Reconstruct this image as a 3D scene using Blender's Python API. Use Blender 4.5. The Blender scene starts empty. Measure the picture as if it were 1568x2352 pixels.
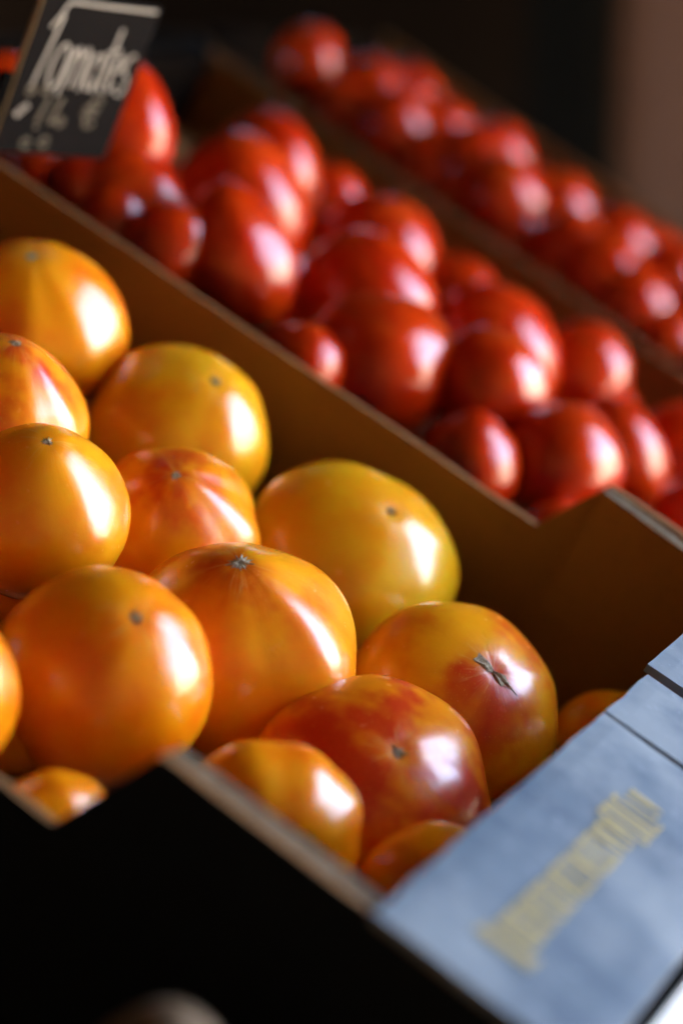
import bpy, bmesh, math, random
from mathutils import Vector, Matrix, noise as mnoise

# ------------------------------------------------------------------ frame of the place
# The crates lie on a display board that slopes 28 degrees down towards the street (+X).
# u runs down the slope to the street, v along the row of crates (+Y), h is square to the board.
S = math.radians(28.0)
UU = Vector((math.cos(S), 0, -math.sin(S)))
VV = Vector((0, 1, 0))
HH = Vector((math.sin(S), 0, math.cos(S)))
ORG = Vector((0, 0, 1.0))
FR = Matrix((UU, VV, HH)).transposed()          # slope frame -> world
def W3(u, v, h): return ORG + UU*u + VV*v + HH*h

sc = bpy.context.scene
C = sc.collection

# ------------------------------------------------------------------ camera
PITCH = math.radians(13.67)
cw = Vector((0.44380, 0.21178, -0.87074)); cb = Vector((-0.79124, 0.54876, -0.26981)); cn = cw.cross(cb)
# camera axes in the world: columns are the camera's x, y, z
Rc = Matrix([[-cb[i] for i in range(3)], [cw[i] for i in range(3)], [cn[i] for i in range(3)]])   # cam -> (u,v,h)
Rw = FR @ Rc
cam_pos = Vector((0.31150, -0.51047, 1.21952))
cd = bpy.data.cameras.new('camera'); cam = bpy.data.objects.new('camera', cd); C.objects.link(cam)
cam.matrix_world = Matrix.Translation(cam_pos) @ Rw.to_4x4()
cd.sensor_fit = 'HORIZONTAL'; cd.sensor_width = 24.0; cd.lens = 24.0*4905/1568
cd.clip_start = 0.02; cd.clip_end = 2000
cd.dof.use_dof = True; cd.dof.focus_distance = 0.832; cd.dof.aperture_fstop = cd.lens/25.0
cd.dof.aperture_blades = 0
sc.camera = cam

# ------------------------------------------------------------------ light
SUN_EL, SUN_AZ = math.radians(58), math.radians(45)     # azimuth from +X towards +Y
sun_dir = Vector((math.cos(SUN_EL)*math.cos(SUN_AZ), math.cos(SUN_EL)*math.sin(SUN_AZ), math.sin(SUN_EL)))
wd = bpy.data.worlds.new('World'); sc.world = wd; wd.use_nodes = True
nt = wd.node_tree; bg = nt.nodes['Background']
sky = nt.nodes.new('ShaderNodeTexSky'); sky.sky_type = 'NISHITA'; sky.sun_disc = False
sky.sun_elevation = SUN_EL; sky.sun_rotation = math.atan2(sun_dir.x, sun_dir.y)
nt.links.new(sky.outputs[0], bg.inputs[0]); bg.inputs[1].default_value = 0.08
sl = bpy.data.lights.new('sun', 'SUN'); sl.energy = 4.6; sl.angle = math.radians(0.5); sl.color = (1, 0.89, 0.74)
so = bpy.data.objects.new('sun', sl); C.objects.link(so); so.location = (4, 0, 6)
so.rotation_euler = (-sun_dir).to_track_quat('-Z', 'Y').to_euler()
sc.view_settings.view_transform = 'Standard'; sc.view_settings.look = 'None'
sc.view_settings.gamma = 1.0; sc.view_settings.exposure = 5.1
sc.cycles.use_denoising = True
sc.cycles.max_bounces = 8

# ------------------------------------------------------------------ material helpers
class N:
    def __init__(s, name):
        s.m = bpy.data.materials.new(name); s.m.use_nodes = True; s.t = s.m.node_tree
        s.b = s.t.nodes['Principled BSDF']
    def n(s, typ, **kw):
        x = s.t.nodes.new(typ)
        for k, v in kw.items(): setattr(x, k, v)
        return x
    def put(s, node, i, v):
        if isinstance(v, bpy.types.NodeSocket): s.t.links.new(v, node.inputs[i])
        elif v is not None: node.inputs[i].default_value = v
    def math(s, op, a, b=None, c=None, clamp=False):
        x = s.n('ShaderNodeMath', operation=op, use_clamp=clamp)
        s.put(x, 0, a); s.put(x, 1, b); s.put(x, 2, c); return x.outputs[0]
    def step(s, v, lo, hi, a=0.0, b=1.0):
        x = s.n('ShaderNodeMapRange', interpolation_type='SMOOTHSTEP')
        s.put(x, 0, v); s.put(x, 1, lo); s.put(x, 2, hi); s.put(x, 3, a); s.put(x, 4, b); return x.outputs[0]
    def noise(s, vec, scale, detail=3, rough=.5):
        x = s.n('ShaderNodeTexNoise'); s.put(x, 'Vector', vec); s.put(x, 'Scale', scale)
        s.put(x, 'Detail', detail); s.put(x, 'Roughness', rough); return x.outputs[0]
    def mix(s, f, a, b):
        x = s.n('ShaderNodeMix', data_type='RGBA')
        s.put(x, 0, f); s.put(x, 6, a); s.put(x, 7, b); return x.outputs[2]
    def attr(s, name):
        return s.n('ShaderNodeAttribute', attribute_type='OBJECT', attribute_name=name).outputs['Fac']
    def obj(s): return s.n('ShaderNodeTexCoord').outputs['Object']
    def bump(s, hgt, strength, dist):
        x = s.n('ShaderNodeBump'); s.put(x, 'Height', hgt); s.put(x, 'Strength', strength); s.put(x, 'Distance', dist)
        s.t.links.new(x.outputs[0], s.b.inputs['Normal'])
    def set(s, **kw):
        for k, v in kw.items(): s.put(s.b, k.replace('_', ' '), v)
def rgb(r, g, b): return (r, g, b, 1)

def skin(name, red):
    """ripe tomato skin: streaks and blush run along the meridians from the blossom end (local +Z)."""
    k = N(name); o = k.obj(); seed = k.attr('seed'); blush = k.attr('blush'); pale = k.attr('pale')
    sp = k.n('ShaderNodeSeparateXYZ'); k.put(sp, 0, o)
    nrm = k.n('ShaderNodeVectorMath', operation='NORMALIZE'); k.put(nrm, 0, o)
    sn = k.n('ShaderNodeSeparateXYZ'); k.put(sn, 0, nrm.outputs[0]); z = sn.outputs[2]
    flat = k.n('ShaderNodeCombineXYZ'); k.put(flat, 0, sp.outputs[0]); k.put(flat, 1, sp.outputs[1])
    az = k.n('ShaderNodeVectorMath', operation='NORMALIZE'); k.put(az, 0, flat.outputs[0])
    def polar(fz):                                   # unit azimuth plus a slow height term
        sa = k.n('ShaderNodeSeparateXYZ'); k.put(sa, 0, az.outputs[0])
        c = k.n('ShaderNodeCombineXYZ'); k.put(c, 0, sa.outputs[0]); k.put(c, 1, sa.outputs[1])
        k.put(c, 2, k.math('MULTIPLY_ADD', z, fz, seed)); return c.outputs[0]
    sv = k.n('ShaderNodeVectorMath', operation='ADD'); k.put(sv, 0, o)
    sc_ = k.n('ShaderNodeCombineXYZ'); k.put(sc_, 0, seed); k.put(sc_, 1, seed); k.put(sv, 1, sc_.outputs[0])
    blotch = k.noise(sv.outputs[0], 1.6, 3, .55)
    streak = k.noise(polar(.9), 1.5, 2, .5)
    fine = k.noise(polar(1.3), 9.0, 5, .65)
    speck = k.noise(sv.outputs[0], 55, 2, .6)
    if red:
        base = k.mix(k.step(blotch, .35, .7), rgb(.44, .014, .0006), rgb(.56, .038, .001))
        col = k.mix(k.math('MULTIPLY', k.step(fine, .5, .75), .35), base, rgb(.58, .06, .01))
        col = k.mix(k.math('MULTIPLY', k.step(streak, .5, .7), blush), col, rgb(.62, .10, .01))
        col = k.mix(k.math('MULTIPLY', k.step(speck, .66, .74), .10), col, rgb(.75, .35, .08))
    else:
        orange = k.mix(pale, rgb(.88, .275, .001), rgb(.82, .42, .007))
        deep = k.mix(pale, rgb(.84, .165, .0006), rgb(.80, .31, .003))
        base = k.mix(k.step(blotch, .38, .68), orange, deep)
        base = k.mix(k.math('MULTIPLY', k.step(fine, .48, .72), .22), base, rgb(.84, .32, .006))
        reach = k.math('ADD', k.math('MULTIPLY_ADD', streak, .75, k.math('MULTIPLY', z, .70)), k.math('MULTIPLY', blotch, .80))    # blush reaches further down some streaks
        lo = k.math('SUBTRACT', 1.75, k.math('MULTIPLY', blush, 1.15))
        m = k.step(reach, lo, k.math('ADD', lo, .75))
        m = k.math('MULTIPLY', m, k.step(blotch, .36, .60, .25, 1.0), clamp=True)
        col = k.mix(k.math('MULTIPLY', m, .97), base, rgb(.56, .030, .003))
        rays = k.math('MULTIPLY', k.step(fine, .52, .66), k.step(z, .90, .995))
        col = k.mix(k.math('MULTIPLY', rays, .38), col, rgb(.85, .50, .14))
        col = k.mix(k.math('MULTIPLY', k.step(speck, .62, .74), .34), col, rgb(.90, .46, .06))
    ruff = k.math('MULTIPLY_ADD', k.noise(sv.outputs[0], 7, 3), .12, .12 if red else .19)
    k.set(Base_Color=col, Roughness=ruff, IOR=1.45 if red else 1.5)
    k.set(Subsurface_Weight=.30 if red else .45, Subsurface_Radius=(1.0, .30, .08), Subsurface_Scale=.010)
    k.set(Coat_Weight=.2 if red else .27, Coat_Roughness=.10 if red else .15, Coat_IOR=1.6)
    hgt = k.math('ADD', k.math('MULTIPLY', fine, 1.0), k.math('MULTIPLY', speck, .10))
    k.bump(hgt, .14, .0012)
    return k.m
M_YEL = skin('yellow_tomato_skin', False)
M_RED = skin('red_tomato_skin', True)

def make_scar():
    k = N('corky_scar'); o = k.obj(); f = k.noise(o, 60, 4, .7)
    k.set(Base_Color=k.mix(k.step(f, .35, .65), rgb(.16, .11, .06), rgb(.50, .41, .27)), Roughness=.85)
    k.bump(f, .5, .0004); return k.m
M_SCAR = make_scar()

def make_kraft():
    k = N('kraft_cardboard'); o = k.obj()
    mp = k.n('ShaderNodeMapping'); k.put(mp, 0, o); mp.inputs['Scale'].default_value = (8, 8, 90)
    fib = k.noise(o, 220, 3, .6); lines = k.noise(mp.outputs[0], 1.0, 2); blot = k.noise(o, 9, 3)
    c = k.mix(blot, rgb(.19, .078, .016), rgb(.24, .102, .024))
    c = k.mix(k.math('MULTIPLY', k.step(fib, .5, .7), .3), c, rgb(.15, .06, .012))
    k.set(Base_Color=c, Roughness=.78); k.bump(k.math('ADD', fib, k.math('MULTIPLY', lines, 2.)), .25, .0004); return k.m
M_KRAFT = make_kraft()
def make_edge():
    k = N('corrugated_edge'); o = k.obj()
    f = k.noise(o, 320, 3, .7); g = k.noise(o, 90, 2)
    c = k.mix(k.step(f, .4, .62), rgb(.05, .032, .015), rgb(.13, .095, .055)); c = k.mix(k.step(g, .5, .8), c, rgb(.15, .13, .095))
    k.set(Base_Color=c, Roughness=.9); k.bump(f, .7, .001); return k.m
M_EDGE = make_edge()
def make_navy():
    k = N('dark_navy_print'); f = k.noise(k.obj(), 40, 3)
    k.set(Base_Color=k.mix(f, rgb(.006, .010, .015), rgb(.010, .016, .024)), Roughness=.8); k.set(Specular_IOR_Level=.1); return k.m
M_NAVY = make_navy()
def make_blue():
    k = N('blue_printed_card'); o = k.obj()
    mp = k.n('ShaderNodeMapping'); k.put(mp, 0, o); mp.inputs['Scale'].default_value = (14, 60, 14)
    st = k.noise(mp.outputs[0], 1.0, 4, .6); bl = k.noise(o, 16, 4, .6); sp = k.noise(o, 160, 3, .7)
    c = k.mix(k.step(st, .3, .72), rgb(.062, .096, .150), rgb(.112, .155, .21))
    c = k.mix(k.step(bl, .40, .66), c, rgb(.20, .24, .285))
    c = k.mix(k.math('MULTIPLY', k.step(sp, .58, .72), .5), c, rgb(.26, .31, .38))
    k.set(Base_Color=c, Roughness=.6, Specular_IOR_Level=.3); k.bump(k.math('ADD', st, sp), .2, .0008); return k.m
M_BLUE = make_blue()
def plain(name, col, rough=.7, var=.25, scale=30, spec=None, metal=0):
    k = N(name); f = k.noise(k.obj(), scale, 4, .6)
    k.set(Base_Color=k.mix(f, rgb(*[x*(1-var) for x in col]), rgb(*[min(1, x*(1+var)) for x in col])), Roughness=rough, Metallic=metal)
    if spec is not None: k.set(Specular_IOR_Level=spec)
    k.bump(f, .2, .002); return k.m
M_YPRINT = plain('yellow_ink', (.52, .40, .12), .5, .15, 200)
M_SLATE = plain('black_slate', (.005, .004, .0043), .9, .35, 40, .1)
M_CHALK = plain('white_chalk', (.36, .34, .31), .9, .25, 160)
M_CHALKF = plain('smudged_chalk', (.11, .095, .07), .9, .5, 120)
M_WOOD = plain('raw_wood_edge', (.12, .07, .02), .7, .3, 60)
M_BOARD = plain('dark_stained_board', (.012, .009, .007), .9, .3, 20, .1)
M_WHITE = plain('white_painted_lip', (.82, .81, .78), .35, .04, 20)
M_TARP = plain('black_tarpaulin', (.006, .005, .005), .9, .3, 6, .1)
M_CANVAS = plain('brown_canvas', (.08, .044, .02), .9, .3, 6, .1)
M_BACK = plain('dark_panel_and_shade', (.005, .0028, .0018), .9, .4, 3, .05)
M_POST = plain('black_painted_post', (.003, .003, .003), .9, .2, 10, .03)
M_PAVE = plain('grey_pavement', (.27, .225, .165), .85, .15, 2)

# ------------------------------------------------------------------ object helpers
def link(o, parent=None):
    C.objects.link(o)
    if parent: o.parent = parent
    return o
def tag(o, label=None, cat=None, group=None, kind=None):
    if label: o['label'] = label
    if cat: o['category'] = cat
    if group: o['group'] = group
    if kind: o['kind'] = kind
    return o
def mesh_obj(name, bm, mats, parent=None, smooth=False):
    bmesh.ops.recalc_face_normals(bm, faces=bm.faces)
    me = bpy.data.meshes.new(name); bm.to_mesh(me); bm.free()
    for m in (mats if isinstance(mats, (list, tuple)) else [mats]): me.materials.append(m)
    if smooth: me.polygons.foreach_set('use_smooth', [True]*len(me.polygons))
    return link(bpy.data.objects.new(name, me), parent)
def box(bm, lo, hi, mat=0):
    xs = [(lo[0], hi[0]), (lo[1], hi[1]), (lo[2], hi[2])]
    v = [bm.verts.new((xs[0][i], xs[1][j], xs[2][k])) for i in (0, 1) for j in (0, 1) for k in (0, 1)]
    for f in ((0,1,3,2), (4,6,7,5), (0,4,5,1), (2,3,7,6), (0,2,6,4), (1,5,7,3)):
        bm.faces.new([v[i] for i in f]).material_index = mat
def bevel(bm, w, seg=2):
    bmesh.ops.bevel(bm, geom=bm.edges[:], offset=w, segments=seg, profile=.6, affect='EDGES')
def slab(pts, off, mi=(0, 1, 2), axis_pts=None):
    """a sheet: outline pts (3-D) moved by off; faces get mats (first side, second side, rim)."""
    bm = bmesh.new(); off = Vector(off)
    a = [bm.verts.new(p) for p in pts]; b = [bm.verts.new(Vector(p)+off) for p in pts]
    f1 = bm.faces.new(a); f1.material_index = mi[0]
    f2 = bm.faces.new(b[::-1]); f2.material_index = mi[1]
    n = len(pts)
    for i in range(n):
        bm.faces.new((a[i], b[i], b[(i+1) % n], a[(i+1) % n])).material_index = mi[2]
    return bm
def wavy(pts, step=.02, amp=.0006, seed=1, closed=True):
    """cut card is never a ruler line: extra points along the outline, nudged a little"""
    rnd = random.Random(seed); out = []; n = len(pts)
    for i in range(n):
        p, q = Vector(pts[i]), Vector(pts[(i+1) % n]); L = (q-p).length; k = max(1, int(L/step))
        for j in range(k):
            r = p.lerp(q, j/k)
            if j: r = r + Vector((rnd.uniform(-1, 1), 0, rnd.uniform(-1, 1)))*amp
            out.append(r)
    return out

def crate_frame(name, org, yaw=0.0):
    e = bpy.data.objects.new(name, None); e.empty_display_size = .05
    e.matrix_world = Matrix.Translation(org) @ (FR @ Matrix.Rotation(yaw, 3, 'Z')).to_4x4()
    return link(e)

# ------------------------------------------------------------------ the setting
bm = bmesh.new(); box(bm, (-60, -60, -.06), (400, 400, 0)); tag(mesh_obj('pavement', bm, M_PAVE), kind='structure')

t = tag(bpy.data.objects.new('awning', None), 'dark awning over the tomato crates, with unseen parts added to narrow the daylight', 'awning'); link(t); t.location = (0, 0, 0)
bm = slab([(-3.3, -2.6, 2.40), (.70, -2.6, 2.05), (.70, 5.3, 2.05), (-3.3, 5.3, 2.40)], (0, 0, .02)); mesh_obj('canopy', bm, [M_TARP]*3, t)
bm = slab([(.71, .9, 2.07), (.71, 5.3, 2.07), (.71, 5.3, 1.25), (.71, 1.55, 1.25), (.71, 1.42, 1.45), (.71, 1.2, 1.90), (.71, .9, 1.98)], (.01, 0, 0)); mesh_obj('light_block_valance', bm, [M_TARP]*3, t)  # unseen drop added to the awning edge, outline cut to dim the far crate
bm = slab([(.72, -2.6, 2.09), (4.3, -2.6, 1.98), (4.3, 1.0, 1.98), (.72, 1.0, 2.09)], (0, 0, .02))
mesh_obj('light_block_canopy', bm, [M_TARP]*3, t)  # added out of view to stop sky light spilling in above the curtain
t = tag(bpy.data.objects.new('light_block_curtain', None), 'unseen side curtain added to block light at the near end of the stall', 'curtain'); link(t)
bm = slab([(-1.3, -.80, 0), (4.2, -.80, 0), (4.2, -.80, 1.97), (-1.3, -.80, 2.02)], (0, -.03, 0)); mesh_obj('light_block_panel', bm, [M_CANVAS]*3, t)  # unseen, added to keep this end dark; brown tone bounces a little warm fill
bm = slab([(4.2, -.83, 0), (4.2, 1.6, 0), (4.2, 1.6, 1.97), (4.2, -.83, 1.97)], (.03, 0, 0)); mesh_obj('light_block_panel', bm, [M_CANVAS]*3, t)  # return added only to narrow the opening the daylight comes through
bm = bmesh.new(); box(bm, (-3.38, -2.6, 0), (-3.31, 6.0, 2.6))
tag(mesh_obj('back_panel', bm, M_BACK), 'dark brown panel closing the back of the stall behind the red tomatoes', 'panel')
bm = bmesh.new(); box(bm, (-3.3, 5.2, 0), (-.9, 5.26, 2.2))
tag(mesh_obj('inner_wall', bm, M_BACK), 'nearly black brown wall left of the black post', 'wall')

def make_brown_wall():
    k = N('brown_plaster'); o = k.obj(); f = k.noise(o, 2.2, 3); g = k.noise(o, 40, 4)
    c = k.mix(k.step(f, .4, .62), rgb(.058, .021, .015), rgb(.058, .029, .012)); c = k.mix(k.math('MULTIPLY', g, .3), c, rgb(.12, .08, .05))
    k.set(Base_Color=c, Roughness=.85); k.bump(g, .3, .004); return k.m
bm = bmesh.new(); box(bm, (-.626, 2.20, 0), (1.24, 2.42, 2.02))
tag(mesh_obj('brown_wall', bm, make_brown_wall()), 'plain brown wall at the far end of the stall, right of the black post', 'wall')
bm = bmesh.new(); box(bm, (-.728, 2.12, 0), (-.627, 2.199, 2.1)); bevel(bm, .008)
tag(mesh_obj('post', bm, M_POST), 'black upright post in front of the brown wall', 'post')

# display table: sloping board, white lip, legs
t = tag(bpy.data.objects.new('display_table', None), 'sloping display table with a white front lip under the tomato crates', 'table'); link(t)
t.matrix_world = Matrix.Translation(W3(0, 0, 0)) @ FR.to_4x4()
bm = bmesh.new(); box(bm, (-.62, -.30, -.145), (.157, 1.12, -.1165)); mesh_obj('board', bm, M_BOARD, t)
bm = bmesh.new(); box(bm, (.1572, -.30, -.145), (.1640, 1.12, -.0115)); bevel(bm, .001); mesh_obj('lip', bm, M_WHITE, t)
for u_ in (-.56, .12):
    for v_ in (-.22, 1.05):
        top = W3(u_, v_, -.146); bm = bmesh.new()
        box(bm, (-.025, -.025, -top.z), (.025, .025, -.012)); o = mesh_obj('leg', bm, M_BOARD, t)
        o.matrix_parent_inverse = t.matrix_world.inverted(); o.matrix_world = Matrix.Translation(top)

# ------------------------------------------------------------------ crates
FLOOR = -.1155
def crate(name, label, org, yaw, wid, rail_near, rail_far, front=.1525, back=-.45, near_tilt=0.0, group='cardboard tomato crates side by side', hi=0.0, seed=1):
    """40 x 60 cm cardboard tray: low rails, raised shoulders at the front corners, blue shelf across the front."""
    e = crate_frame(name, org, yaw); tag(e, label, 'crate', group)
    T = .0034
    def wall(v, out, rail, nm, sd):
        pts = [(back, v, FLOOR), (front, v, FLOOR), (front, v, hi-.003), (.080, v, hi-.003), (.079, v, hi), (-.001, v, hi), (-.022, v, rail), (back, v, rail)]
        pts = wavy(pts, .03, .0004, sd)
        return mesh_obj(nm, slab(pts, (0, out*T, 0), (0, 1, 2)), [M_KRAFT, M_NAVY, M_KRAFT], e)
    wall(T, -1, rail_near, 'side_wall', seed); wall(wid-T, 1, rail_far, 'side_wall', seed+1)
    # inner shoulders: a second and third ply folded inside the raised corners
    for s, v0, v1, dep in ((1, T+.0004, T+.0004, .0085), (-1, wid-T-.0004, wid-T-.0200, .0070)):
        d = .16
        pts = [(-.0005, v0, FLOOR+.006), (front-.006, v1, FLOOR+.006), (front-.006, v1, hi-.0012), (-.0005, v0, hi-.0012)]
        pts = [Vector(p) for p in pts]
        mesh_obj('shoulder', slab(wavy(pts, .02, .0005, seed+5), (0, s*dep, 0), (0, 0, 2)), [M_KRAFT, M_NAVY, M_EDGE], e)
    bm = bmesh.new(); box(bm, (back+.005, T+.0006, FLOOR), (front-.005, wid-T-.0006, FLOOR+.005)); mesh_obj('base', bm, M_KRAFT, e)
    mesh_obj('front_wall', slab([(front-.0048, T+.0005, FLOOR), (front-.0048, wid-T-.0005, FLOOR), (front-.0048, wid-T-.0005, hi-.002), (front-.0048, T+.0005, hi-.002)], (.0045, 0, 0), (0, 1, 2)), [M_KRAFT, M_NAVY, M_EDGE], e)
    mesh_obj('back_wall', slab([(back+.0002, T+.0005, FLOOR), (back+.0002, wid-T-.0005, FLOOR), (back+.0002, wid-T-.0005, rail_far-.004), (back+.0002, T+.0005, rail_far-.004)], (.0045, 0, 0), (1, 1, 1)), [M_KRAFT, M_BACK], e)  # near-black colour stands in for the deep shade at the crate's back
    return e

crate1 = crate('cardboard_crate', 'brown cardboard crate with a blue front edge holding yellow and orange tomatoes', W3(0, 0, 0), 0, .40, -.044, -.0365, seed=3)

# the blue shelf of the first crate: three pieces parted by creases
def shelf(e, u0, u1, v0, v1, h, seed):
    rnd = random.Random(seed); bm = bmesh.new(); nu, nv = 10, max(4, int((v1-v0)/.008)); g = []
    for i in range(nu+1):
        row = []
        for j in range(nv+1):
            uu = u0+(u1-u0)*i/nu; v_ = v0+(v1-v0)*j/nv
            if i == 0: uu += mnoise.noise(Vector((v_*60, seed, 0)))*.0009
            hh = h + mnoise.noise(Vector((uu*22, v_*22, seed)))*.0009
            if i in (0, nu) or j in (0, nv): hh -= .0005
            row.append(bm.verts.new((uu, v_, hh)))
        g.append(row)
    for i in range(nu):
        for j in range(nv): bm.faces.new((g[i][j], g[i+1][j], g[i+1][j+1], g[i][j+1]))
    r = bmesh.ops.extrude_face_region(bm, geom=bm.faces[:])
    bmesh.ops.translate(bm, verts=[v for v in r['geom'] if isinstance(v, bmesh.types.BMVert)], vec=(0, 0, -.0035))
    return mesh_obj('shelf_flap', bm, M_BLUE, e, smooth=False)
f1 = shelf(crate1, .0785, .1530, -.0040, .1880, .0042, 1)
f2 = shelf(crate1, .0785, .1530, .1905, .2370, .0046, 2)
f3 = shelf(crate1, .0760, .1530, .2425, .3930, .0062, 3)

# faded yellow print on the first shelf piece: rounded strokes of a worn line of lettering
def strokes(name, lines, wdt, th, mat, parent):
    bm = bmesh.new()
    for pl in lines:
        pts = [Vector(p) for p in pl]
        for a, b in zip(pts[:-1], pts[1:]):
            d = (b-a).normalized(); s = Vector((-d.y, d.x, 0))*wdt/2; a2 = a-d*wdt*.35; b2 = b+d*wdt*.35
            lo = [bm.verts.new(p) for p in (a2-s, b2-s, b2+s, a2+s)]; hi = [bm.verts.new(p.co+Vector((0, 0, th))) for p in lo]
            bm.faces.new(hi); bm.faces.new(lo[::-1])
            for i in range(4): bm.faces.new((lo[i], lo[(i+1) % 4], hi[(i+1) % 4], hi[i]))
    return mesh_obj(name, bm, mat, parent)
rnd = random.Random(4); lines = []
vv = .019
while vv < .148:
    wv = rnd.uniform(.0030, .0046); big = vv < .027 or .118 < vv < .14
    a, b = (.1030, .1215) if big else (.1058, .1182)
    kind = rnd.randrange(4); z = .0051
    if kind == 0: lines.append([(b, vv, z), (a, vv, z), (a, vv+wv*.6, z), ((a+b)/2, vv+wv*.7, z), (b, vv+wv*.7, z)])
    elif kind == 1: lines.append([(a, vv, z), (b, vv+wv*.35, z), (a, vv+wv*.7, z)])
    elif kind == 2: lines.append([(a, vv+wv*.7, z), (a, vv, z), (b, vv, z), (b, vv+wv*.7, z)])
    else: lines.append([(a, vv, z), (b, vv, z), (b, vv+wv*.5, z)])
    vv += wv + .0010
strokes('yellow_print', lines, .0011, .00008, M_YPRINT, crate1)

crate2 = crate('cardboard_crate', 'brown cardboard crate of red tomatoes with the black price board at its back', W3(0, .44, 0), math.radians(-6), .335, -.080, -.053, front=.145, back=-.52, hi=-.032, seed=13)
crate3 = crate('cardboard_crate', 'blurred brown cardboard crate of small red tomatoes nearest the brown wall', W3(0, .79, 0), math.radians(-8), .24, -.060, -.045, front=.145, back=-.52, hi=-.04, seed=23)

# ------------------------------------------------------------------ tomatoes
def tomato_mesh(name, seed, hgt=.86, tip=.0, ribs=.03, lump=.04, nu=56, nv=36, scar=True):
    """unit tomato, blossom end at +Z; returns the mesh and the height of the pole"""
    rnd = random.Random(seed); ks = [rnd.choice((3, 4, 5, 6, 7, 8, 9)) for _ in range(4)]; ph = [rnd.uniform(0, 6.28) for _ in range(4)]
    fk = [rnd.randint(9, 19) for _ in range(3)]; fp = [rnd.uniform(0, 6.28) for _ in range(3)]; am = [rnd.uniform(.3, 1) for _ in range(4)]; sm = sum(am); off = Vector((rnd.uniform(0, 50), rnd.uniform(0, 50), rnd.uniform(0, 50)))
    def pos(th, fi):
        s, c = math.sin(th), math.cos(th)
        d = Vector((s*math.cos(fi), s*math.sin(fi), c))
        rib = sum(a*math.cos(k*fi+p) for a, k, p in zip(am, ks, ph))/sm
        fr = sum(math.sin(k*fi+p+1.5*c) for k, p in zip(fk, fp))/3
        r = 1 + ribs*.11*fr*s*(.5+.5*c) + ribs*rib*(s**1.5)*(1.0 if c > -.2 else 1.2) + lump*mnoise.noise(d*1.1+off)
        rr = r*(s if s < 1 else 1)
        sx = rr*(1 - .10*max(0, c)**2*tip*4)
        z = r*c*hgt
        if c > 0: z += tip*math.exp(-(s/.55)**2)
        else: z *= .95; z += .22*math.exp(-(s/.30)**2)          # stalk hollow underneath
        if scar and c > 0: z -= .025*math.exp(-(s/.09)**2)       # tiny dimple round the scar
        return Vector((sx*math.cos(fi), sx*math.sin(fi), z))
    bm = bmesh.new(); rows = []
    top = bm.verts.new(pos(0, 0)); bot = bm.verts.new(pos(math.pi, 0))
    for i in range(1, nv):
        th = math.pi*i/nv; rows.append([bm.verts.new(pos(th, 2*math.pi*j/nu)) for j in range(nu)])
    for j in range(nu):
        k = (j+1) % nu
        bm.faces.new((top, rows[0][j], rows[0][k])); bm.faces.new((bot, rows[-1][k], rows[-1][j]))
        for i in range(len(rows)-1): bm.faces.new((rows[i][j], rows[i+1][j], rows[i+1][k], rows[i][k]))
    pole = pos(0, 0).z
    return bm, pole, pos
def scar_mesh(pos, seed, size=.05, stretch=1.0):
    """ragged star of cork standing a hair proud of the skin"""
    rnd = random.Random(seed*7+1); bm = bmesh.new(); n = 26; ring = []; mid = []
    for j in range(n):
        fi = 2*math.pi*j/n; r = size*(rnd.uniform(.45, .8) if j % 2 else rnd.uniform(.8, 1.5))
        r *= 1+(stretch-1)*abs(math.cos(fi))**6
        p = pos(math.asin(min(.95, r)), fi); q = pos(math.asin(min(.95, r*.5)), fi)
        ring.append(bm.verts.new(p+Vector((0, 0, .003)))); mid.append(bm.verts.new(q+Vector((0, 0, .010+rnd.uniform(0, .012)))))
    c = bm.verts.new(pos(0, 0)+Vector((0, 0, .004)))
    for j in range(n):
        k = (j+1) % n
        bm.faces.new((mid[j], ring[j], ring[k], mid[k])); bm.faces.new((c, mid[j], mid[k]))
    return bm
Rw3 = Rw.copy()
def from_picture_axes(x, y, z): return (Rw3 @ Vector((x, y, z))).normalized()      # a direction given as right, up, towards the viewer
def tomato(name, label, u, v, h, R, axis, mat, seed, blush=.3, pale=.3, group=None, hgt=.86, tip=.06, ribs=.03, lump=.05, scar=.062, stretch=1., spin=0, res=(96, 44)):
    """u, v, h in cm along the slope frame; R in cm; axis = world direction of the blossom end"""
    bm, pole, pos = tomato_mesh(name, seed, hgt, tip, ribs, lump, res[0], res[1], scar > 0)
    o = mesh_obj(name, bm, mat, None, True); tag(o, label, 'tomato', group)
    o['blush'] = float(blush); o['pale'] = float(pale); o['seed'] = float(seed % 97)*3.7
    q = Vector((0, 0, 1)).rotation_difference(axis)
    o.matrix_world = Matrix.Translation(W3(u/100, v/100, h/100)) @ q.to_matrix().to_4x4() @ Matrix.Rotation(spin, 4, 'Z') @ Matrix.Scale(R/100, 4)
    if scar > 0: mesh_obj('blossom_scar', scar_mesh(pos, seed, scar, stretch), M_SCAR, o)
    return o
A = from_picture_axes
YG = 'yellow and orange tomatoes in the first crate'; RG = 'red tomatoes in the second crate'; FG = 'small blurred red tomatoes in the far crate'
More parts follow.
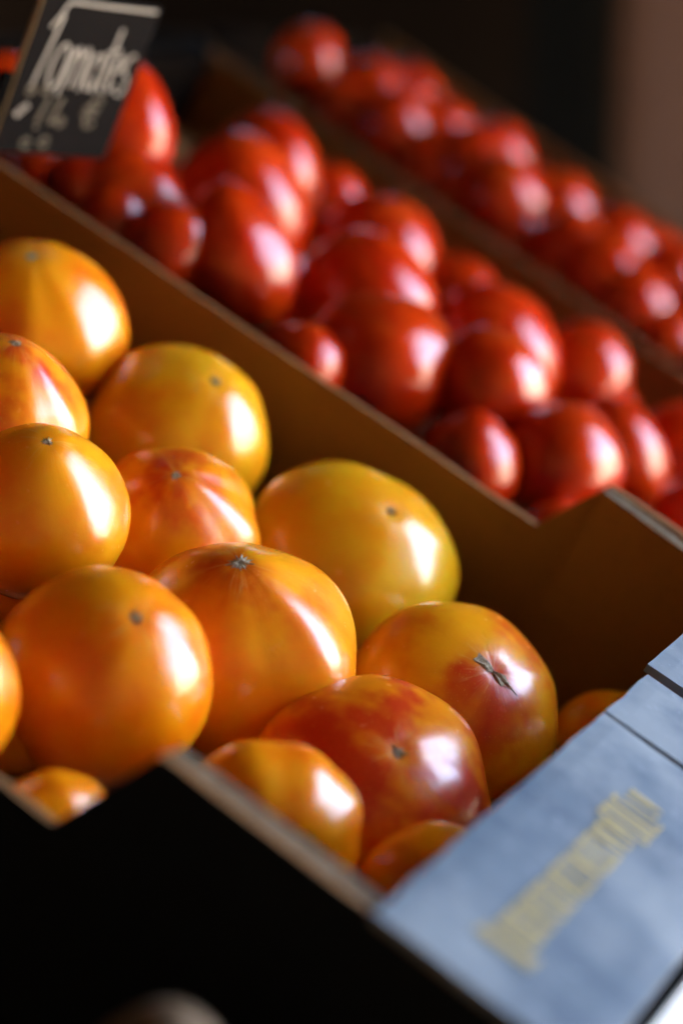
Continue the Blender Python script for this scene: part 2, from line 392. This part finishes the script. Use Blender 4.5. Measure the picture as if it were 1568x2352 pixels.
Y = [
 # label, u, v, h, R, axis(right, up, toward), blush, pale, kwargs
 ('orange tomato with a faint scar beside the brown rail, highest in the first crate', -26.21, 31.79, -6.40, 4.46, (.10, .74, .66), .40, .25, dict(seed=1)),
 ('orange tomato with a red blushed top around a grey scar, at the left edge', -20.44, 21.29, -5.72, 3.83, (.27, .80, .54), .66, .25, dict(seed=2, tip=.16)),
 ('yellow tomato with faint brownish streaks leaning on the brown rail', -17.81, 33.37, -7.22, 4.32, (.47, .56, .68), .30, .85, dict(seed=3, scar=.06)),
 ('large yellow orange tomato with a broad white gleam, left of the blushed one', -15.06, 16.92, -5.76, 3.78, (.22, .72, .66), .22, .45, dict(seed=4, tip=.18, ribs=.03)),
 ('orange tomato blushed red round its scar in the middle of the heap', -12.93, 25.51, -7.39, 3.74, (.10, .62, .78), .64, .30, dict(seed=5, tip=.12, ribs=.04)),
 ('wide pale yellow tomato with a dimple, set against the brown crate wall', -7.24, 32.75, -7.30, 4.92, (.44, .58, .68), .18, 1.0, dict(seed=6, hgt=.76, ribs=.035, scar=.05)),
 ('big smooth orange tomato just behind the black notched side', -7.04, 10.89, -6.11, 4.02, (.36, .58, .72), .30, .10, dict(seed=7, ribs=.02, hgt=.98, tip=.04)),
 ('yellow orange tomato with a sharp dark star scar in the centre of the heap', -5.55, 18.78, -6.55, 4.77, (.05, .76, .64), .52, .40, dict(seed=8, tip=.16, ribs=.05, scar=.095)),
 ('amber tomato with a long brown scar and a dusky red side', 1.47, 26.17, -7.12, 4.79, (.40, .48, .78), .72, .50, dict(seed=9, hgt=.82, scar=.022, stretch=12.0, tip=.02)),
 ('red and orange marbled tomato with a grey star scar, lowest of the big ones', 2.30, 16.90, -7.10, 4.77, (.28, .55, .78), 1.06, .12, dict(seed=10, hgt=.74, ribs=.03, tip=.03)),
 ('orange tomato half hidden by the raised corner of the black side', 1.50, 8.98, -5.95, 3.30, (-.2, .3, -.9), .65, .10, dict(seed=11, scar=0)),
 ('orange tomato tucked in the corner under the blue edge', 6.85, 12.27, -6.08, 2.65, (-.3, .5, -.8), .30, .30, dict(seed=12, scar=0)),
 ('orange tomato seen through the notch of the black side', -3.41, 3.48, -7.30, 2.14, (-.5, .3, -.8), .40, .15, dict(seed=13, scar=0)),
 ('orange tomato cut off by the left edge of the photo', -8.72, 3.38, -5.29, 2.16, (.1, .95, .2), .30, .25, dict(seed=14, scar=0, hgt=1.35)),
 ('dark orange tomato in the shade between the amber one and the blue edge', 6.99, 34.32, -8.61, 2.99, (.2, .5, -.8), .35, .25, dict(seed=15, scar=0)),
 ('orange tomato deep in the heap, under the two at the left edge', -9.5, 9.0, -8.2, 2.90, (.1, .5, -.8), .30, .25, dict(seed=17, scar=0)),
 ('orange tomato deep in the heap, glimpsed between the two big ones at far left', -15.5, 17.5, -8.6, 2.80, (.1, .5, -.8), .30, .25, dict(seed=18, scar=0)),
 ('pale yellow tomato barely showing over the middle of the blue edge', 8.21, 22.79, -7.46, 2.56, (.2, .5, -.8), .10, .9, dict(seed=16, scar=0)),
]
for lab, u_, v_, h_, R_, ax, bl, pa, kw in Y:
    tomato('yellow_tomato', lab, u_, v_, h_, R_, A(*ax), M_YEL, blush=bl, pale=pa, group=YG, **kw)

# the rest of the first crate, past the left edge of the frame
for i, (u_, v_) in enumerate([(-40, 33), (-33, 23.5), (-42, 24), (-36, 14.5), (-28, 13.5), (-24, 6), (-33, 5.5), (-42, 13), (-42, 5), (-16, 5)]):
    tomato('yellow_tomato', 'orange tomato further up the first crate, past the left edge of the photo', u_, v_, -7.2, 4.2, A(.2, .8, .4), M_YEL, seed=60+i, blush=.4, pale=.3, group='orange tomatoes past the left edge', scar=.06, res=(48, 30))

RT = [
 ('red tomato left of the price board, cut off by the photo edge', -39.5, 43.9, -2, 2.0, (.1, .8, .4), {}),
 ('small red tomato with a pink gleam just under the lower corner of the price board', -33.7, 45.0, -4.5, 1.95, (.1, .8, .4), {}),
 ('dim red tomato lying against the rail under the price board', -31.0, 44.6, -5.6, 2.2, (.3, .7, .4), dict(hgt=1.15)),
 ('pointed red tomato standing upright behind the right side of the price board', -33.9, 47.5, -1.5, 2.6, (.12, .95, .2), dict(hgt=1.2, tip=.2)),
 ('red tomato lying below the price board with a gleam at its blunt end', -31.9, 46.4, -4.2, 2.8, (.85, -.15, .3), dict(hgt=1.05)),
 ('red tomato low against the rail with a long white streak', -27.6, 44.6, -5.0, 2.4, (.4, .6, .5), dict(hgt=1.2)),
 ('tall red tomato leaning right with a long cream streak of light', -24.6, 47.0, -4.0, 3.0, (-.25, .92, .2), dict(hgt=1.25, tip=.12)),
 ('dark red tomato behind the tall leaning one', -30.2, 57.5, -5.2, 3.8, (-.2, .8, .4), dict(hgt=1.1)),
 ('red tomato highest at the back of the heap with a blurred oblong gleam', -32.3, 63.5, -5, 3.4, (.1, .9, .2), dict(hgt=1.15)),
 ('dull red tomato in the shade by the far wall of the second crate', -30.0, 69.0, -6, 2.5, (.2, .8, .4), {}),
 ('red tomato with a violet white gleam in the middle of the second crate', -24.2, 65.3, -6.2, 4.0, (-.5, .75, .3), dict(hgt=1.0)),
 ('red tomato wedged behind the large rail side one, cream gleam on its right', -20.2, 55.5, -5.0, 3.85, (-.4, .8, .4), dict(hgt=.95)),
 ('large red tomato resting on the rail of the first crate, gleam at its right end', -15.5, 48.6, -5.2, 4.1, (-.6, .6, .4), dict(hgt=.95)),
 ('red tomato mostly hidden by the rail left of the large one', -17.6, 43.6, -5.4, 2.1, (.3, .7, .6), {}),
 ('small red tomato half hidden near the far wall of the second crate', -19.1, 67.0, -6, 2.7, (.1, .9, .3), {}),
 ('red tomato with a long bluish white gleam behind the one with a cream gleam', -13.6, 60.5, -5.4, 3.75, (-.3, .85, .3), dict(hgt=1.05)),
 ('dark red tomato with a slanting cream gleam in front of the bluish one', -10.3, 51.0, -3.4, 2.95, (-.4, .8, .3), dict(hgt=1.0)),
 ('round red tomato with an oval gleam standing clear on the right of the heap', -9.7, 65.0, -5, 2.9, (.1, .9, .3), dict(hgt=1.02)),
 ('red tomato low by the rail with a tall white gleam, front of the heap', -8.1, 46.4, -6, 2.5, (.1, .85, .4), dict(hgt=1.1)),
 ('broad red tomato above the notch with a round white gleam', -5.1, 50.6, -4.8, 3.35, (-.3, .7, .6), dict(hgt=.88, ribs=.03)),
 ('narrow red tomato with two gleams just above the raised corner', -4.2, 59.6, -6, 2.6, (-.2, .95, .2), dict(hgt=1.2)),
 ('dark red tomato at the right photo edge above the raised corner', -2.5, 66.0, -6, 2.9, (.2, .8, .4), {}),
 ('orange red tomato showing as a sliver in the rail notch', -2.2, 46.5, -7.2, 2.3, (.2, .8, .4), {}),
 ('bright red tomato behind the grey edge of the raised corner', 1.5, 58.0, -6.0, 2.4, (.2, .8, .4), {}),
]
for i, (lab, u_, v_, h_, R_, ax, kw) in enumerate(RT):
    k = dict(hgt=1.0, tip=.05, ribs=.012, lump=.07, scar=0, res=(44, 30)); k.update(kw)
    k['hgt'] = k['hgt']*1.04+.02
    tomato('red_tomato', lab, u_, v_, h_, R_*1.05, A(*ax), M_RED, seed=100+i, blush=.25, group=RG, **k)
# deeper layer glimpsed in the gaps
for i, (u_, v_, h_) in enumerate([(-35, 52, -8), (-36, 60, -8.2), (-28, 61, -8.5), (-23, 54, -8.6), (-16, 60, -8.4), (-13, 66, -8.5), (-24, 68, -8.5), (-8, 57, -8.8), (-1, 54, -8.8), (3, 67, -8.8), (5, 53, -8.8), (-9, 72, -8.8), (-30, 48, -9), (-45.5, 58.5, -8.3), (-41, 53, -8.3), (-40.5, 58.5, -7.9), (-45, 53, -8.6), (-50, 57, -8.6)]):
    tomato('red_tomato', 'dark red tomato lying deep in the gaps of the second crate', u_, v_, h_, 2.6, A(.1, .8, .3), M_RED, seed=150+i, blush=.2, group='red tomatoes lying deeper in the second crate', hgt=1.0, ribs=.01, scar=0, res=(28, 18))
# far crate
far = [(-44.0, 88.9, -4.0, 2.5), (-39.3, 87.9, -5.6, 2.7), (-35.3, 87.2, -4.5, 2.9), (-33.6, 91.6, -4.0, 2.5), (-29.0, 86.4, -6.2, 2.7), (-28.9, 87.6, -4.0, 2.9), (-29.9, 94.0, -4.0, 2.5), (-23.6, 85.7, -5.9, 2.7), (-19.7, 85.1, -6.5, 2.9), (-19.0, 85.1, -4.3, 2.5), (-17.6, 89.6, -4.0, 2.7), (-13.3, 84.2, -5.3, 2.9), (-13.0, 89.6, -4.0, 2.5), (-10.1, 83.7, -6.3, 2.7), (-16.4, 84.8, -4.7, 2.9), (-24.0, 88.3, -4.0, 2.5), (-31.5, 86.7, -5.4, 2.7), (-25.4, 85.8, -4.2, 2.9), (-39.4, 90.7, -4.0, 2.5), (-37.8, 93.7, -4.0, 2.7), (-22.5, 88.9, -4.0, 2.9), (-15.5, 91.6, -4.0, 2.5), (-9.1, 86.9, -4.0, 2.7), (-6.5, 83.4, -6.9, 2.9)]
for i, (u_, v_, h_, R_) in enumerate(far):
    tomato('red_tomato', 'small blurred red tomato heaped in the far crate', u_, v_, h_-.2, R_*1.1, A(random.Random(i).uniform(-.5, .5), .8, .3), M_RED, seed=200+i, blush=.4, group=FG, hgt=1.0, ribs=.01, scar=0, res=(32, 20))

# ------------------------------------------------------------------ price board on the rail of the second crate
ex = (UU*.32 + VV*.945 + HH*.05).normalized(); ey = (HH - ex*HH.dot(ex)).normalized(); ez = ex.cross(ey)
bl = W3(-.3275, .335, -.0085)
t = tag(bpy.data.objects.new('price_board', None), 'small black slate board chalked with the word Tomates above the red tomatoes', 'sign'); link(t)
t.matrix_world = Matrix.Translation(bl) @ Matrix((ex, ey, ez)).transposed().to_4x4()
BW, BH = .070, .083
bm = bmesh.new(); box(bm, (0, 0, -.003), (BW, BH, 0)); bevel(bm, .0008); mesh_obj('slate', bm, M_SLATE, t)
bm = bmesh.new(); box(bm, (-.0008, 0, -.0032), (-.0001, BH, -.0002)); mesh_obj('wooden_edge', bm, M_WOOD, t)
bm = bmesh.new(); box(bm, (-.0065, -.10, -.0055), (-.0012, .04, -.0005)); mesh_obj('stake', bm, M_POST, t)
def place(lines, x0, y0, sx, sy, sl=.0): return [[(x0+(x+sl*y)*sx, y0+y*sy, .0003) for x, y in pl] for pl in lines]
def arc(cx, cy, rx, ry, a0, a1, n=10): return [(cx+rx*math.cos(math.radians(a0+(a1-a0)*i/n)), cy+ry*math.sin(math.radians(a0+(a1-a0)*i/n))) for i in range(n+1)]
word = [
 [(.02, 1.25), (.18, 1.46), (.34, 1.78), (.55, 1.80), (1.5, 1.80), (3.45, 1.82)],     # long crossbar of the T
 [(.32, 1.50), (.22, .7), (.12, -.05)],                                            # stem
 arc(.78, .45, .24, .48, 80, 440, 14),                                             # o
 [(1.10, -.15), (1.15, .85)], [(1.15, .6), (1.32, .88), (1.45, .7), (1.42, .05)], [(1.45, .6), (1.62, .88), (1.76, .7), (1.74, .0)],   # m
 arc(2.06, .40, .20, .38, 60, 400, 12), [(2.26, .8), (2.26, .0)],                  # a
 [(2.52, 1.35), (2.48, .1), (2.62, 0)], [(2.36, .85), (2.72, .92)],                # t
 [(2.74, .42), (3.02, .52)] + arc(2.88, .42, .15, .38, 20, 320, 10),               # e
 arc(3.28, .62, .14, .22, 60, 250, 8) + arc(3.26, .18, .15, .22, 80, -130, 8),     # s
]
strokes('chalk_word', place(word, .0075, .0365, .0168, .0242, .05), .0015, .0002, M_CHALK, t)
strokes('chalk_digits', place([[(0.0, .0), (.25, .3), (.1, .1)], [(.15, .2), (.3, .35)]], .007, .021, .013, .013) , .0032, .0002, M_CHALK, t)
faint = [arc(.0, .0, .12, .14, 150, -150, 6), arc(.55, .08, .13, .16, 150, -150, 6)]
strokes('chalk_smudges', place(faint, .010, .034, .016, .016) + place([[(0, 0), (.18, .9)], [(.05, -.25), (.08, -.2)], [(.55, 0), (.75, .9)], [(.55, 0), (.9, .1)], arc(1.0, .05, .12, .15, 0, 330, 6)], .020, .018, .014, .014)
        + place([arc(0, 0, .16, .2, 40, 320, 6), arc(.75, .1, .16, .2, 40, 320, 6)], .018, .006, .014, .012), .0020, .0002, M_CHALKF, t)
strokes('chalk_euro', place([arc(.35, .45, .26, .5, 50, 310, 10), [(-.05, .58), (.5, .58)], [(-.05, .36), (.45, .36)]], .046, .018, .014, .016, .1), .0022, .0002, M_CHALKF, t)

# ------------------------------------------------------------------ something round and pale brown in the dark below the crate
M_POT = plain('brown_skin', (.12, .07, .03), .7, .2, 30)
bm, _, _ = tomato_mesh('potato', 77, 2.0, 0, .01, .08, 32, 22, False)
o = mesh_obj('potato', bm, M_POT, None, True); tag(o, 'round pale brown potato in the dark at the foot of the photo', 'potato')
o.matrix_world = Matrix.Translation(W3(.060, -.060, -.0680)) @ FR.to_4x4() @ Matrix.Scale(.024, 4)
